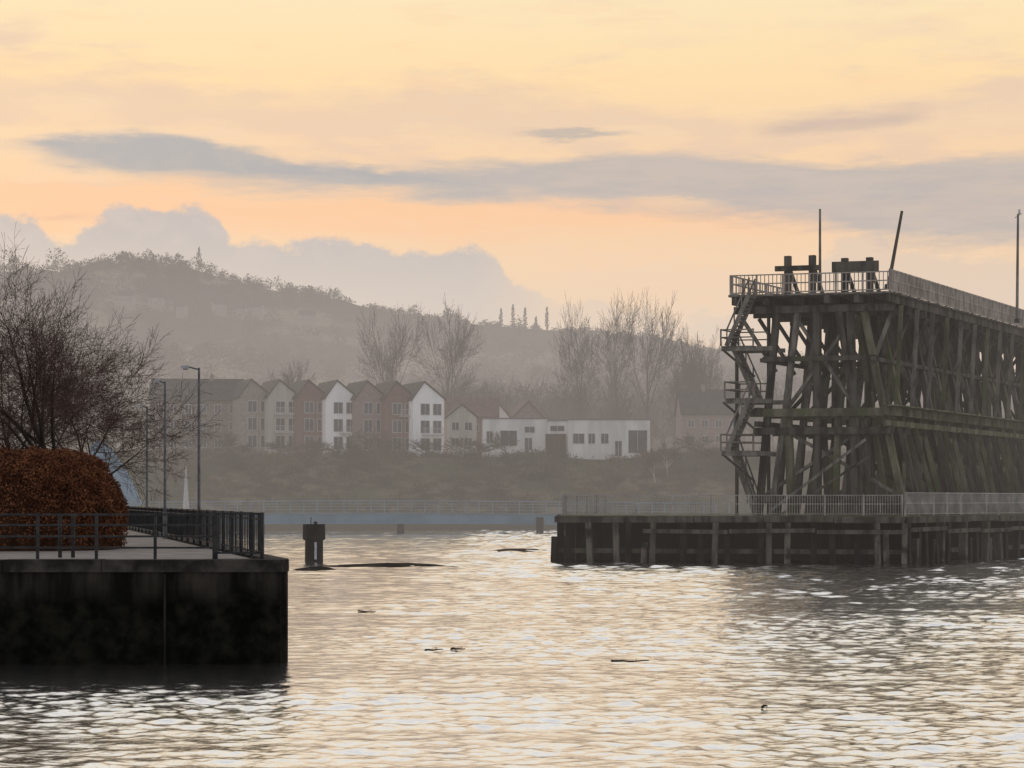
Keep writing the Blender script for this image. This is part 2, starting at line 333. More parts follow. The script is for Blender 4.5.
def mudbar(px0,px1,py,dep,seed,lab):
    Yc=CZ*F/(py-500);x0=wx(px0,Yc);x1=wx(px1,Yc);b=MB();n=28;rows=6;cx=(x0+x1)/2;rx=(x1-x0)/2
    b.v.append((cx,Yc,.2))
    for r in range(1,rows+1):
        t=r/rows
        for i in range(n):
            a=2*math.pi*i/n;q=t*(1+.35*noise.noise(V((math.cos(a)*1.7+seed,math.sin(a)*1.7,1))))
            b.v.append((cx+rx*q*math.cos(a),Yc+dep*q*math.sin(a)+.6*math.sin(math.cos(a)*q*4),.2*(1-t*t)-.10*t+.05*noise.noise(V((a*2,t*5,seed)))))
    for i in range(n):b.f.append((0,1+i,1+(i+1)%n))
    for r in range(rows-1):
        for i in range(n):
            j=(i+1)%n;a=1+r*n;b.f.append((a+i,a+n+i,a+n+j,a+j))
    o=b.build('mudbank',MUD,smooth=True);tag(o,lab,'mudbank',kind='structure')
mudbar(305,475,566,2.2,1,'thin dark mud bar left of centre');mudbar(480,556,551,4,7,'low mud bar beside the left end of the jetty');mudbar(284,345,570,1.2,3,'short dark mud streak at the left of the longer bar')
# ------------------------------------------------------------------ trees
def segs(rng,levels,spread=.75,up=.06,shoots=1,wob=.16,l0=.8):
    out=[]
    def gr(p,d,L,r,lv):
        n=3
        for i in range(n):
            d=(d+V((rng.gauss(0,wob),rng.gauss(0,wob),rng.gauss(0,wob)*.6+up))).normalized()
            q=p+d*L/n*rng.uniform(.8,1.2);r1=r*.84;out.append((p,q,r,r1,lv));p=q;r=r1
            if lv<levels and (lv>0 or i>0):
                for _ in range(shoots+(2 if lv==0 else 0)):
                    a=V((rng.gauss(0,1),rng.gauss(0,1),rng.gauss(0,.5)));a=(a-d*a.dot(d)).normalized();s=spread*rng.uniform(.7,1.25)
                    gr(p,(d*math.cos(s)+a*math.sin(s)),L*(rng.uniform(.55,.78) if lv else l0*rng.uniform(.85,1.1)),r*.62,lv+1)
        if lv<levels:gr(p,d,L*.72,r*.85,lv+1)
    gr(V((0,0,0)),V((0,0,1)),1.0,.05,0);return out
def tree(name,loc,H,Wd,seed,levels,m1,m2,rmin,rtrunk,label,cat='tree',group=None,pc=.93,**k):
    rng=random.Random(seed);sg=segs(rng,levels,**k)
    zm=max(s[1].z for s in sg);xw=sorted(abs(s[1].x) for s in sg)[int(len(sg)*pc)]*2
    sz=H/zm;sx=Wd/xw;rs=rtrunk/.05
    r=empty(name,loc,0,True)
    a=MB();c=MB()
    for p,q,r0,r1,lv in sg:
        P=V((p.x*sx,p.y*sx,p.z*sz));Q=V((q.x*sx,q.y*sx,q.z*sz))
        if lv<=1:a.tube(P,Q,max(r0*rs,rmin),max(r1*rs,rmin),6,False)
        else:c.tube(P,Q,max(r0*rs,rmin),max(r1*rs,rmin)*.8,3,False)
    a.build('trunk',m1,r);c.build('crown',m2,r);tag(r,label,cat,group);return r
QZ=2.54
kw=dict(spread=.82,up=.004,l0=.85,wob=.10)
tree('bare_tree',(wx(60,67),67,QZ),10.7,7.8,11,6,TRK,TWG,.005,.17,'bare reddish twigged tree on the quay, rightmost beside the clipped copper hedge',group='bare trees on the quay',pc=.93,**kw)
tree('bare_tree',(wx(-18,66),66,QZ),9.4,7.0,12,6,TRK,TWG,.005,.17,'bare dark tree cut off by the left edge of the view',group='bare trees on the quay',pc=.93,**kw)
tree('bare_tree',(wx(12,82),82,QZ),10.6,8.6,15,6,TRK,TWG,.0065,.18,'bare tree standing behind the copper hedge, between its two neighbours',group='bare trees on the quay',pc=.93,**kw)
tree('bare_tree',(wx(95,94),94,QZ),9.8,8.0,19,6,TRK,TWG,.007,.14,'smaller bare tree farther back between the copper hedge and the lamps',group='bare trees on the quay',pc=.93,**kw)
fl=[(392,302,378,'tall bare tree behind the terrace, left one of the pair above the roofs',10.5),(447,293,380,'tall bare tree behind the white gabled terrace end, right one of the pair',11),
(580,290,385,'tall bare tree on the left of the group behind the white flat roofed building',10),(612,284,395,'tallest bare tree in the middle of the group behind the flat roofed building',10),
(646,286,380,'tall bare tree above the right end of the flat roofed building',11),(678,325,372,'shorter bare tree right of the tall group',9),(708,322,390,'bare tree left of the timber trestle',9),(296,356,345,'bare rounded tree rising above the terrace roofs',7),(692,340,400,'small bare tree behind the grey roofed house',7)]
for i,(px,py,Yd,lab,wd) in enumerate(fl):
    x=wx(px,Yd);z=gz(x,Yd)-.3;H=wz(py,Yd)-z
    tree('bare_tree',(x,Yd,z),H,wd,240+i,5,FTR,FTW,.023,.26,lab,group='tall bare trees behind the houses',pc=.92,spread=.64,up=.016,wob=.07,l0=.8)
bt=[(655,448,286,5,3),(668,440,288,5,3.5),(612,470,282,3,3),(375,425,300,6,6),(345,440,297,5,5),(215,430,300,6,6),(190,425,298,7,7),(240,445,296,5,5),(480,452,296,3,4),(700,430,296,7,6),(720,445,292,6,6),(505,430,299,4,4),(150,405,300,9,8),(425,440,297,4,4),(280,440,299,5,5),(310,446,297,5,5),(397,436,299,5,5),(458,436,299,5,5)]
bl=['','','low bare tree below the right part of the flat roofed building','bare bushy tree before the pinkish brick house','small bare tree before the white fourth house','bare tree before the long brick building, middle one','broad bare tree before the left end of the long brick building','small bare tree before the tan brick house','little bare tree left of the white flat roofed building','bare tree on the bank below the grey roofed house','bare tree on the bank next to the trestle stairs','slim bare tree before the white flat roofed building window','tall bare tree left of the long brick building','small bare tree below the white end house','shrubby bare tree before the cream balconied house','low bare tree before the dark red brick house','bare shrubby tree before the red brick house left of the white end house','bare shrubby tree before the low cream house']
for i,(px,py,Yd,h_,wd) in enumerate(bt):
    x=wx(px,Yd);z=gz(x,Yd)-.2;H=max(3,wz(py,Yd)-z);bi=i<2
    tree('birch_tree' if bi else 'bare_tree',(x,Yd,z),H,wd,80+i,4,BIR if bi else FTR,FTW,.024,.12,
      ('pale trunked birch on the bank, '+('left' if i==0 else 'right')+' of two near the flat building end') if bi else bl[i],group='small trees on the far bank',spread=.7,up=.06,wob=.1)
def wood(name,spots,label,cat,m,twigs,th):
    b=MB();rng=random.Random(5)
    for x,y,h in spots:
        z=gz(x,y)-.5;b.tube((x,y,z),(x,y,z+h*.7),th*2,th,3,False)
        for k in range(twigs):
            t=rng.uniform(.2,.8);a=rng.uniform(0,6.283);s=rng.uniform(.15,.9);L=h*rng.uniform(.15,.35)
            p=V((x+rng.gauss(0,h*.08),y+rng.gauss(0,h*.08),z+h*t));d=V((math.cos(a)*s,math.sin(a)*s,1)).normalized()
            q=p+d*L;b.tube(p,q,th,th*.4,3,False)
            for _ in range(2):
                d2=(d+V((rng.gauss(0,.6),rng.gauss(0,.6),rng.gauss(0,.3)))).normalized();b.tube(p.lerp(q,.6),p.lerp(q,.6)+d2*L*.6,th*.7,th*.3,3,False)
    o=b.build(name,m);tag(o,label,cat,kind='stuff')
rng=random.Random(3)
sp_=[]
for i in range(620):
    y=rng.uniform(372,540);px=rng.uniform(-200,1250) if i<420 else rng.uniform(430,780);sp_.append((wx(px,y),y,rng.uniform(6,13)*(1.2 if 440<px<780 else .85)))
wood('bare_woodland',sp_,'brown mass of bare woodland behind the houses','woodland',WOOD,36,.06)
def blobs(name,spots,label,cat,m,n,ts):
    b=MB();rng=random.Random(8)
    for x,y,h,wd in spots:
        z=gz(x,y)-1
        for k in range(n):
            while True:
                u=V((rng.uniform(-1,1),rng.uniform(-1,1),rng.uniform(-1,1)))
                if u.length<1:break
            tp=1-.35*max(0,u.z)
            p=V((x+u.x*wd*tp,y+u.y*wd*tp,z+h*(.52+.48*u.z)));s=ts*rng.uniform(.5,1.3)
            b.poly([p+V((rng.uniform(-s,s),rng.uniform(-s,s),rng.uniform(-s,s))) for _ in range(3)])
    o=b.build(name,m);tag(o,label,cat,kind='stuff')
sp_=[]
for i in range(760):
    y=rng.uniform(1380,1510);px=rng.uniform(-500,1500) if i>520 else rng.uniform(-30,760)
    big=noise.noise(V((px/22,1,0)))
    sp_.append((wx(px,y),y,rng.uniform(4,11)*(1.35 if px<340 else .8)*(1.7 if big>.18 else .8),rng.uniform(3,7)))
blobs('ridge_wood',sp_,'line of trees along the top of the far hill','woodland',WOOD,100,1.0)
sp_=[]
for i in range(2600):
    y=rng.uniform(540,1400);px=rng.uniform(-150,1150);x=wx(px,y)
    if noise.noise(V((x/80,y/150,3)))<-.12:continue
    sp_.append((x,y,rng.uniform(5,11),rng.uniform(3,6)))
blobs('hillside_wood',sp_,'patches of bare woodland on the hillside','woodland',WOOD,70,1.0)
def poplar(px,Yd,H,wd,lab,grp,m=WOOD,cone=False):
    x=wx(px,Yd);z=gz(x,Yd)-1;r=empty('poplar_tree' if not cone else 'conifer_tree',(x,Yd,z),0,True)
    MB().tube((0,0,0),(0,0,H*.5),.35,.15,5).build('trunk',FTR,r)
    b=MB();rg=random.Random(int(px))
    for k in range(200):
        t=rg.uniform(.12,1);a=rg.uniform(0,6.28);rr=wd*(1-t)**(.9 if cone else .5)*rg.uniform(.2,1)*(1 if cone else min(1,t*3))
        p=V((math.cos(a)*rr,math.sin(a)*rr,H*t));s=.8;b.poly([p+V((rg.uniform(-s,s),rg.uniform(-s,s),rg.uniform(-s,s)*1.6)) for _ in range(3)])
    b.build('crown',m,r);tag(r,lab,'tree',grp)
for px,h_,l in ((501,15,'first'),(513,19,'second'),(525,17,'third'),(547,19,'fourth'),(536,11,'shortest')):
    poplar(px,1480,h_,1.8,'narrow upright tree on the distant ridge, %s of the row from the left'%l if l!='shortest' else 'shortest narrow tree in the ridge row','upright trees on the ridge')
poplar(199,1485,18,5,'pointed dark conifer on top of the far hill','ridge conifers',WOOD,True)
b=MB();rng=random.Random(21)
for i in range(3000):
    px=rng.uniform(100,1100);y=rng.uniform(266,318) if i%3 else rng.uniform(285,306);x=wx(px,y);z=gz(x,y)
    if z<1.3:continue
    if noise.noise(V((x/8,y/8,7)))<-.1 and i%4:continue
    h=rng.uniform(.5,1.7)*(1.6 if noise.noise(V((x/15,y/15,1)))>.15 else 1)
    for k in range(14):
        a=rng.uniform(0,6.28);s=rng.uniform(.1,.9);p=V((x+rng.gauss(0,.5),y+rng.gauss(0,.5),z-.1))
        b.tube(p,p+V((math.cos(a)*s,math.sin(a)*s,1)).normalized()*h*rng.uniform(.5,1),.05,.015,3,False)
    for k in range(8):
        p=V((x+rng.gauss(0,.6),y+rng.gauss(0,.6),z+h*rng.uniform(.1,.7)));b.poly([p+V((rng.uniform(-.3,.3),rng.uniform(-.3,.3),rng.uniform(-.25,.25))) for _ in range(3)])
o=b.build('bank_scrub',SCR);tag(o,'brown winter scrub and brambles covering the far bank','scrub',kind='stuff')
# ------------------------------------------------------------------ houses
def window(root,x,z,w_,h_,y=0,mull=True,name='window'):
    f=MB();t=.07
    f.box(x,x+w_,y-.07,y+.02,z,z+t);f.box(x,x+w_,y-.07,y+.02,z+h_-t,z+h_)
    f.box(x,x+t,y-.07,y+.02,z+t,z+h_-t);f.box(x+w_-t,x+w_,y-.07,y+.02,z+t,z+h_-t)
    if mull:f.box(x+w_/2-.03,x+w_/2+.03,y-.06,y+.02,z+t,z+h_-t)
    o=f.build(name,FRM,root);MB().box(x+t,x+w_-t,y-.03,y+.01,z+t,z+h_-t).build('pane',GLS,o);return o
def house(px,Yd,w_,D,hw,ha,rot,wm,rm,label,wins,group='terraced houses above the far bank',zb=None,side=False,balc=None,chim=None,apex=.5,name='terraced_house'):
    x=wx(px,Yd);z=gz(x,Yd)-.2 if zb is None else zb
    r=empty(name,(x,Yd,z),R(rot),True)
    b=MB()
    if not side:
        a=w_*apex
        f=[(0,-.8),(w_,-.8),(w_,hw),(a,ha),(0,hw)]
        b.v=[(p[0],0,p[1]) for p in f]+[(p[0],D,p[1]) for p in f]
        b.f=[tuple(range(5)),tuple(reversed(range(5,10)))]+[(i,i+5,(i+1)%5+5,(i+1)%5) for i in range(5)]
        b.build('wall',wm,r)
        q=MB();ov=.25
        for (x0,z0),(x1,z1) in (((-ov,hw-ov*(ha-hw)/a),(a,ha)),((w_+ov,hw-ov*(ha-hw)/(w_-a)),(a,ha))):
            q.quad8([(x0,-ov,z0+.02),(x1,-ov,z1+.02),(x1,D+ov,z1+.02),(x0,D+ov,z0+.02),(x0,-ov,z0+.28),(x1,-ov,z1+.28),(x1,D+ov,z1+.28),(x0,D+ov,z0+.28)])
        rf=q.build('roof',rm,r)
    else:
        f=[(0,-.8),(D,-.8),(D,hw),(D/2,ha),(0,hw)]
        b.v=[(0,p[0],p[1]) for p in f]+[(w_,p[0],p[1]) for p in f]
        b.f=[tuple(reversed(range(5))),tuple(range(5,10))]+[(i,(i+1)%5,(i+1)%5+5,i+5) for i in range(5)]
        b.build('wall',wm,r);q=MB();ov=.3
        for (y0,z0),(y1,z1) in (((-ov,hw-ov*(ha-hw)/(D/2)),(D/2,ha)),((D+ov,hw-ov*(ha-hw)/(D/2)),(D/2,ha))):
            q.quad8([(-ov,y0,z0+.02),(w_+ov,y0,z0+.02),(w_+ov,y1,z1+.02),(-ov,y1,z1+.02),(-ov,y0,z0+.22),(w_+ov,y0,z0+.22),(w_+ov,y1,z1+.22),(-ov,y1,z1+.22)])
        rf=q.build('roof',rm,r)
    if chim is not None:
        MB().box(chim,chim+.6,D*.45,D*.45+.6,ha-.8,ha+.9).box(chim+.1,chim+.3,D*.45+.2,D*.45+.4,ha+.9,ha+1.2).build('chimney',BR2,rf)
    for (a_,b_,c_,d_) in wins:window(r,a_,b_,c_,d_)
    if balc:
        for (bx,bz,bw) in balc:
            s=MB().box(bx,bx+bw,-1.0,-.005,bz,bz+.14).build('balcony',LGT,r)
            q=MB().box(bx,bx+bw,-1.0,-.95,bz+1.05,bz+1.12)
            n=int(bw/.25)
            for k in range(n+1):q.box(bx+k*(bw-.05)/n,bx+k*(bw-.05)/n+.04,-.99,-.95,bz+.14,bz+1.05)
            q.build('balcony_rail',LGT,s)
    tag(r,label,'house',group);return r
HB=11.3
house(150,312,14,9,8.4,11.8,4,BR4,SLT,'long grey brown brick house with wide dark roof, leftmost in the terrace',[(.8+2.3*i,z,1.1,1.4) for i in range(6) for z in (.9,3.6,6.3)],zb=HB,side=True,chim=9)
row=[(240,BR2,SLT,'tan brick gabled house next to the long brick building',None),
(268,CRM,SLT,'cream gabled house with pale balconies between tan and red brick houses',[(1.0,3.2,3.7),(1.0,6.0,3.7)]),
(297,BR1,SLT,'dark red brick gabled house between cream and white houses',None),
(326,REN,SLT,'white rendered gabled house in the middle of the brick terrace',[(2.2,3.2,2.5)]),
(356,BR3,SLT,'pinkish brick gabled house right of the middle white house',None),
(385,BR1,SLT,'red brick gabled house left of the white end house',[(2.2,6.0,2.5)]),
(413,REN,SLT,'bright white gabled house at the right end of the terrace',[(1.3,3.2,3.4)])]
for i,(px,wm,rm,lab,bl_) in enumerate(row):
    k=1.0 if i<6 else 1.02
    house(px,308-i*.6,4.95*k,10,8.8,11.3,21,wm,rm,lab,[(1.2,.8,1.5,2.0),(3.2,.8,1.4,2.0),(1.2,3.5,1.5,2.0),(3.2,3.5,1.4,2.0),(1.2,6.3,1.5,1.8),(3.2,6.3,1.4,1.8)],zb=HB-.1*i,balc=bl_,apex=.36)
house(447,306,4.6,6,5.4,7.3,8,CRM,SLT,'low cream house right of the tall white end house',[(.7,1,1.2,1.3),(2.7,1,1.2,1.3),(.7,3.4,1.2,1.3),(2.7,3.4,1.2,1.3)],zb=HB,group='low houses right of the terrace')
house(442,322,9,8,6.2,9.2,0,BR1,RTL,'red tiled house behind the low cream house',[(1+2*i,3.8,1,1.2) for i in range(4)],zb=HB,side=True,group='low houses right of the terrace')
house(483,326,4.6,7,6.0,8.8,10,REN,RTL,'white gabled house with red roof peeping over the flat building, left one',[(.8,3.9,1,1.2),(2.8,3.9,1,1.2)],zb=HB,group='low houses right of the terrace')
house(512,326,5.4,7,6.0,8.8,10,BR3,RTL,'pink gabled house with red roof peeping over the flat building, right one',[(.9,3.9,1,1.2),(3.1,3.9,1,1.2)],zb=HB,group='low houses right of the terrace')
house(682,345,11,8,6.0,10.2,3,BR3,SLT,'brick house with broad grey roof beside the timber trestle',[(1+2.4*i,z,1.2,1.3) for i in range(4) for z in (.9,3.6)],zb=13,side=True,group='low houses right of the terrace',chim=4)
def flat(px0,px1,Yd,py0,py1,D,rot,wm,lab,wins,clad=None):
    x=wx(px0,Yd);z1=wz(py0,Yd);z0=wz(py1,Yd);w_=(px1-px0)/F*Yd;r=empty('flat_roofed_building',(x,Yd,z0),R(rot),True);H=z1-z0
    MB().box(0,w_,0,D,-1.5,H).build('wall',wm,r)
    MB().box(-.15,w_+.15,-.15,D+.15,H+.004,H+.18).build('roof',GREY,r)
    for a_,b_,c_,d_ in wins:window(r,a_,b_,c_,d_)
    if clad:MB().box(clad[0],clad[1],-1.2,-.004,-1.5,clad[2]).build('cladding_box',CLD,r)
    tag(r,lab,'building','white flat roofed buildings')
flat(483,548,302,419,454,9,2,OFW,'white flat roofed building, taller left part with wide dark window',[(2.6,1.2,2.6,2.4),(.5,1.6,1.0,1.9),(6.3,3.2,1.6,1.0),(6.3,.6,1.2,1.9)])
flat(548,568,300,421,456,8,0,OFW,'short white flat roofed link with dark timber box in its middle',[(.3,3.7,2.2,.9)],(-.4,2.7,3.3))
flat(568,650,298,420,460,9,0,OFW,'white flat roofed building at the right end with large dark corner glazing',[(4.9,2.4,1.2,1.6),(9.0,1.0,2.9,3.5),(.7,2.4,1.8,1.6),(7.0,.5,1.1,2.4),(3.0,2.4,1.1,1.6)])
proto=None
hh=[(148,1180,'first'),(162,1195,'second'),(176,1170,'third'),(214,1210,'fourth'),(236,1190,'fifth'),(251,1200,'sixth'),(300,1150,'seventh'),(118,1150,'zero')]
nm={'first':'pale house on the far hillside, above the quay lamps','second':'pale house on the far hill, second from the left of the cluster','third':'pale house on the far hill, third in the cluster','fourth':'tiny pale house on the far hill below the pointed conifer','fifth':'tiny pale house on the far hill right of the conifer','sixth':'tiny pale house on the far hill, right end of its cluster','seventh':'lone tiny pale house low on the right slope of the hill','zero':'leftmost tiny pale house on the far hill'}
for px,Yd,k in hh:
    x=wx(px,Yd);z=gz(x,Yd)+4
    if not proto:
        proto=house(px,Yd,9,7,4.5,7.5,8,HHW,SLT,nm[k],[(1.2,1,1.3,1.2),(4,1,1.3,1.2),(6.5,1,1.3,1.2),(1.2,2.9,1.3,1.1),(6.5,2.9,1.3,1.1)],side=True,group='houses scattered on the hillside',zb=z,name='hillside_house')
        for c_ in proto.children:
            if c_.name.startswith('wall'):
                for v_ in c_.data.vertices:
                    if v_.co.z<.1:v_.co.z-=6
    else:
        c=dup(proto);c.location=(x,Yd,z);c.rotation_euler=(0,0,R(rng.uniform(-25,25)));c['label']=nm[k];s=rng.uniform(.6,1.0);c.scale=(s,s,s)
# ------------------------------------------------------------------ quay (left)
QX=-5.53;QY=48.5
def qe(Yq):return QX-.2553*(Yq-QY)
pts=[(-90,QY),(QX-.75,QY),(QX-.42,QY+.06),(QX-.15,QY+.22),(QX-.03,QY+.5),(QX-.02,QY+.8),(qe(110),110),(qe(110)-12,128),(-90,140)]
qr=empty('quay_wall',(QX,QY,0))
MB().prism(pts,-1.5,2.24).build('wall',QW,qr)
cp=MB()
xs_=[-90,-70,-55,-40]+[-34+2.4*i for i in range(11)]
for a,b_ in zip(xs_,xs_[1:]):cp.box(a+.008,b_-.008,QY-.06,QY+.55,2.243,QZ+random.uniform(-.012,.012))
cp.prism([(xs_[-1]+.01,QY-.06),(QX-.75,QY-.06),(QX-.4,QY),(QX-.1,QY+.18),(QX+.04,QY+.5),(QX-.1,QY+1.1),(QX-.7,QY+1.1),(xs_[-1]+.01,QY+.55)],2.243,QZ)
p0=V((QX-.1,QY+1.1));p1=V((qe(110),110));dv=(p1-p0);L=dv.length;dv/=L;nv_=V((-dv.y,dv.x))
k=int(L/2.4)
for i in range(k):
    a=p0+dv*(i*L/k+.008);b_=p0+dv*((i+1)*L/k-.008);cp.prism([tuple(a-nv_*.05),tuple(b_-nv_*.05),tuple(b_+nv_*.5),tuple(a+nv_*.5)],2.243,QZ)
cp.build('cope',COPE,qr)
MB().box(wx(165,QY)-.03,wx(165,QY)+.03,QY-.03,QY-.003,-.5,2.2).box(wx(-60,QY)-.03,wx(-60,QY)+.05,QY-.05,QY-.003,-.5,2.2).build('joint_cover',WD,qr)
tag(qr,'dark algae stained quay wall at the lower left','wall')
b=MB();pp=[(-90,QY+.5),(QX-.75,QY+.55),(qe(110)-.6,109.7),(qe(110)-12,127.5),(-90,139)];b.poly([(x,y,QZ-.02) for x,y in pp]);o=b.build('pavement',PAVE);tag(o,'grey paved promenade on top of the quay','pavement',kind='structure')
def railing(name,pts,h,sp,rails,bal,m,ps,rw,label=None,cat=None,parent=None,group=None,bw=.018,pm=None):
    r=empty(name,pts[0]) if not parent else None
    par=r or parent;bb=MB();posts=[];host=None;q=MB()
    for a,b_ in zip(pts,pts[1:]):
        a=V(a);b_=V(b_);L=(b_-a).length;n=max(1,round(L/sp))
        for z in rails:q.beam(a+V((0,0,z)),b_+V((0,0,z)),rw,rw)
        for i in range(n+(1 if b_==V(pts[-1]) else 0)):posts.append(a.lerp(b_,i/n))
        if bal:
            kk=int(L/bal)
            for i in range(kk):
                p=a.lerp(b_,(i+.5)/kk);bb.box(p.x-bw/2,p.x+bw/2,p.y-bw/2,p.y+bw/2,p.z+rails[-1],p.z+rails[0])
    host=q.build('rails' if not parent else name,m,par)
    tgt=par if not parent else host
    for p in posts:MB().box(p.x-ps/2,p.x+ps/2,p.y-ps/2,p.y+ps/2,p.z,p.z+h).build('post',pm or m,tgt)
    if bal:bb.build('balusters',m,tgt)
    if r:tag(r,label,cat,group)
    return r or host
y0=QY+.75
railing('quay_railing',[(wx(-80,y0),y0,QZ),(wx(214,y0),y0,QZ)],1.14,1.45,(1.1,.84,.56,.28),None,BLK,.07,.05,'black four rail railing along the front of the quay','railing')
railing('quay_railing',[(wx(216,y0),y0,QZ),(wx(262,y0),y0,QZ)],1.15,1.1,(1.12,.15),.13,BLK,.08,.045,'short black railing with upright bars at the quay corner','railing',bw=.03)
railing('quay_railing',[(wx(264,y0)-.1,y0+.5,QZ),(qe(108)-.6,108,QZ)],1.15,2.2,(1.12,.98,.15),.36,BLK,.08,.045,'long black railing with upright bars running back along the quay side','railing',bw=.03)
for px in (60,73):
    Yb=50.4;x=wx(px,Yb);b=MB().tube((x,Yb,QZ),(x,Yb,QZ+1.05),.05,.05,10).tube((x,Yb,QZ+1.05),(x,Yb,QZ+1.12),.07,.04,10);o=b.build('bollard_post',BLK);tag(o,'stout black post behind the front railing, %s of a close pair'%('left' if px==60 else 'right'),'post','close pair of black posts')
def lamp(px,Yd,H,lab,arm=-1,al=.7):
    x=wx(px,Yd);r=empty('street_lamp',(x,Yd,QZ-.02),0,True)
    MB().tube((0,0,0),(0,0,1.0),.085,.085,10).tube((0,0,1.0),(0,0,H),.055,.04,10).build('post',GREY,r)
    MB().tube((0,0,H-.06),(arm*al*.75,0,H+.03),.028,.024,8).build('arm',GREY,r)
    h=MB();a=arm*al*.7;b_=arm*(al+.12)
    h.quad8([(a,-.13,H-.05),(b_,-.09,H-.02),(b_,.09,H-.02),(a,.13,H-.05),(a,-.10,H+.08),(b_,-.06,H+.05),(b_,.06,H+.05),(a,.10,H+.08)])
    hd=h.build('lamp_head',LGT,r);MB().box(min(a,b_)+.08,max(a,b_)-.06,-.07,.07,H-.075,H-.05).build('lens',GLS,hd)
    tag(r,lab,'street lamp','street lamps on the quay')
lamp(199,68,6.0,'tallest grey street lamp, nearest the quay edge, with head reaching left',-1,.5)
lamp(165,76,6.0,'middle street lamp of three on the quay',-1,.3)
lamp(147,92,5.8,'farthest and shortest street lamp beside the copper hedge',-1,.3)
b=MB();lf=MB();rng=random.Random(4);cx=wx(30,60);hx=2.75;hy=2.6;hh_=2.95
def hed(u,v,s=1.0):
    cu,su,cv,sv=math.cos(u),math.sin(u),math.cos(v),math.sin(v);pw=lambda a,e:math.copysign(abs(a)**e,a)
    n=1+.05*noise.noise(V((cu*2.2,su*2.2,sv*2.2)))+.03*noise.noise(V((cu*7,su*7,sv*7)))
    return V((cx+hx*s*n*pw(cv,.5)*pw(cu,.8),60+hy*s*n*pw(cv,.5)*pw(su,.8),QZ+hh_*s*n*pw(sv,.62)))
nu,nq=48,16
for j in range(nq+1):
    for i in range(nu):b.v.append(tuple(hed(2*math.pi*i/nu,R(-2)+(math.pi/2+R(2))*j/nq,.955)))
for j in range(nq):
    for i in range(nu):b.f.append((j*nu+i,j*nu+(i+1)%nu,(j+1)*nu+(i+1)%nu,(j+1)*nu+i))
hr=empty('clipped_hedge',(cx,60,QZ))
b.build('shadow_core',HCO,hr)  # solid dark shell under the leaves, coloured as the hedge's inner shade
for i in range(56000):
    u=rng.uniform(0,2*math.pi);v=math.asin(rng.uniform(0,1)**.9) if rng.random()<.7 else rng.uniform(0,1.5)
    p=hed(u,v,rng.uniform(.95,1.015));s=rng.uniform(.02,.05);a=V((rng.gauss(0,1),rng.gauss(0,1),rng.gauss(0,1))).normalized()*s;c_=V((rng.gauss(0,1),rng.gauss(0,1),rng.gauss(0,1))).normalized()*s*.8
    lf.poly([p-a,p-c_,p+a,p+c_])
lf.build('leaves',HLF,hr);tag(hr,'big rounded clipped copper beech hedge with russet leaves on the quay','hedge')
# ------------------------------------------------------------------ footbridge
Yb=240
fb=empty('footbridge',(wx(60,Yb),Yb,0))
bp=[]
for i in range(27):
    px=20+i*27;bp.append(V((wx(px,Yb),Yb+(px-380)**2*.00006,2.25+.35*math.sin((px-20)/702*math.pi)-.15)))
gm=MB();dk=MB()
for a,b_ in zip(bp,bp[1:]):
    gm.beam(a+V((0,0,-.75)),b_+V((0,0,-.75)),.35,1.15);dk.beam(a+V((0,1.2,-.09)),b_+V((0,1.2,-.09)),2.9,.16)
gm.build('girder',BLUE,fb);dk.build('deck',BLUED,fb)
rl=MB()
for a,b_ in zip(bp,bp[1:]):
    for z in (1.45,1.1,.75,.4):rl.beam(a+V((0,-.1,z)),b_+V((0,-.1,z)),.06,.06 if z<1.4 else .12)
ra=rl.build('railing',BLUR,fb)
for p in bp:
    for o_ in (0,1.63):
        MB().box(p.x+o_-.05,p.x+o_+.05,p.y-.16,p.y-.06,p.z,p.z+1.5).build('post',BLUR,ra)
for px in (260,400,540):
    x=wx(px,Yb);MB().tube((x,Yb+1.2,-1.5),(x,Yb+1.2,1.9),.45,.45,10).build('support',WD,fb)
tag(fb,'pale blue footbridge with railings crossing low over the far water','footbridge')
Yf=246;ar=empty('bridge_pylon',(wx(100,Yf),Yf,0))
prof=[(80,505),(86,470),(94,446),(99,443),(107,450),(116,461),(125,475),(133,490),(139,505)]
m_=MB();n=len(prof)
for yo in (0,.5):
    for px,py in prof:q_=at(px,py,Yf);m_.v.append((q_.x,Yf+yo,q_.z))
m_.f=[tuple(reversed(range(n))),tuple(range(n,2*n))]+[(i,(i+1)%n,(i+1)%n+n,i+n) for i in range(n)]
m_.build('fin',PYB,ar)
e_=MB();pr=[at(px,py,Yf) for px,py in prof]
for a,b_ in zip(pr,pr[1:]):e_.tube(a+V((0,.25,0)),b_+V((0,.25,0)),.38,.38,8)
e_.build('edge_rib',PYB,ar)
tag(ar,'pale blue pointed bridge pylon rising just right of the copper hedge','bridge pylon')
x=wx(186,236);b=MB().tube((x,236,-1),(x,236,3.4),.42,.36,10).tube((x,236,3.4),(x,236,8.0),.36,.06,10);o=b.build('tapered_mast',LGT);tag(o,'slender pale tapered mast on the far side of the quay railing','mast')
x=wx(314,128);r=empty('mooring_pile',(x,128,-1))
MB().tube((x,128,-1),(x,128,1.4),.60,.58,14).build('pile',WD,r)
b=MB().tube((x,128,1.4),(x,128,1.5),.62,.74,14).tube((x,128,1.5),(x,128,2.45),.74,.72,14);c_=b.build('cap',WD,r)
MB().box(x+.1,x+.24,127.3,127.38,.2,1.3).build('marker_board',LGT,r)
MB().tube((x-.2,128,2.45),(x-.2,128,2.9),.03,.03,6).tube((x+.1,128,2.45),(x+.1,128,2.62),.12,.12,8).build('light_bracket',BLK,c_)
tag(r,'dark mooring pile with wide cap standing alone in the water','mooring pile')
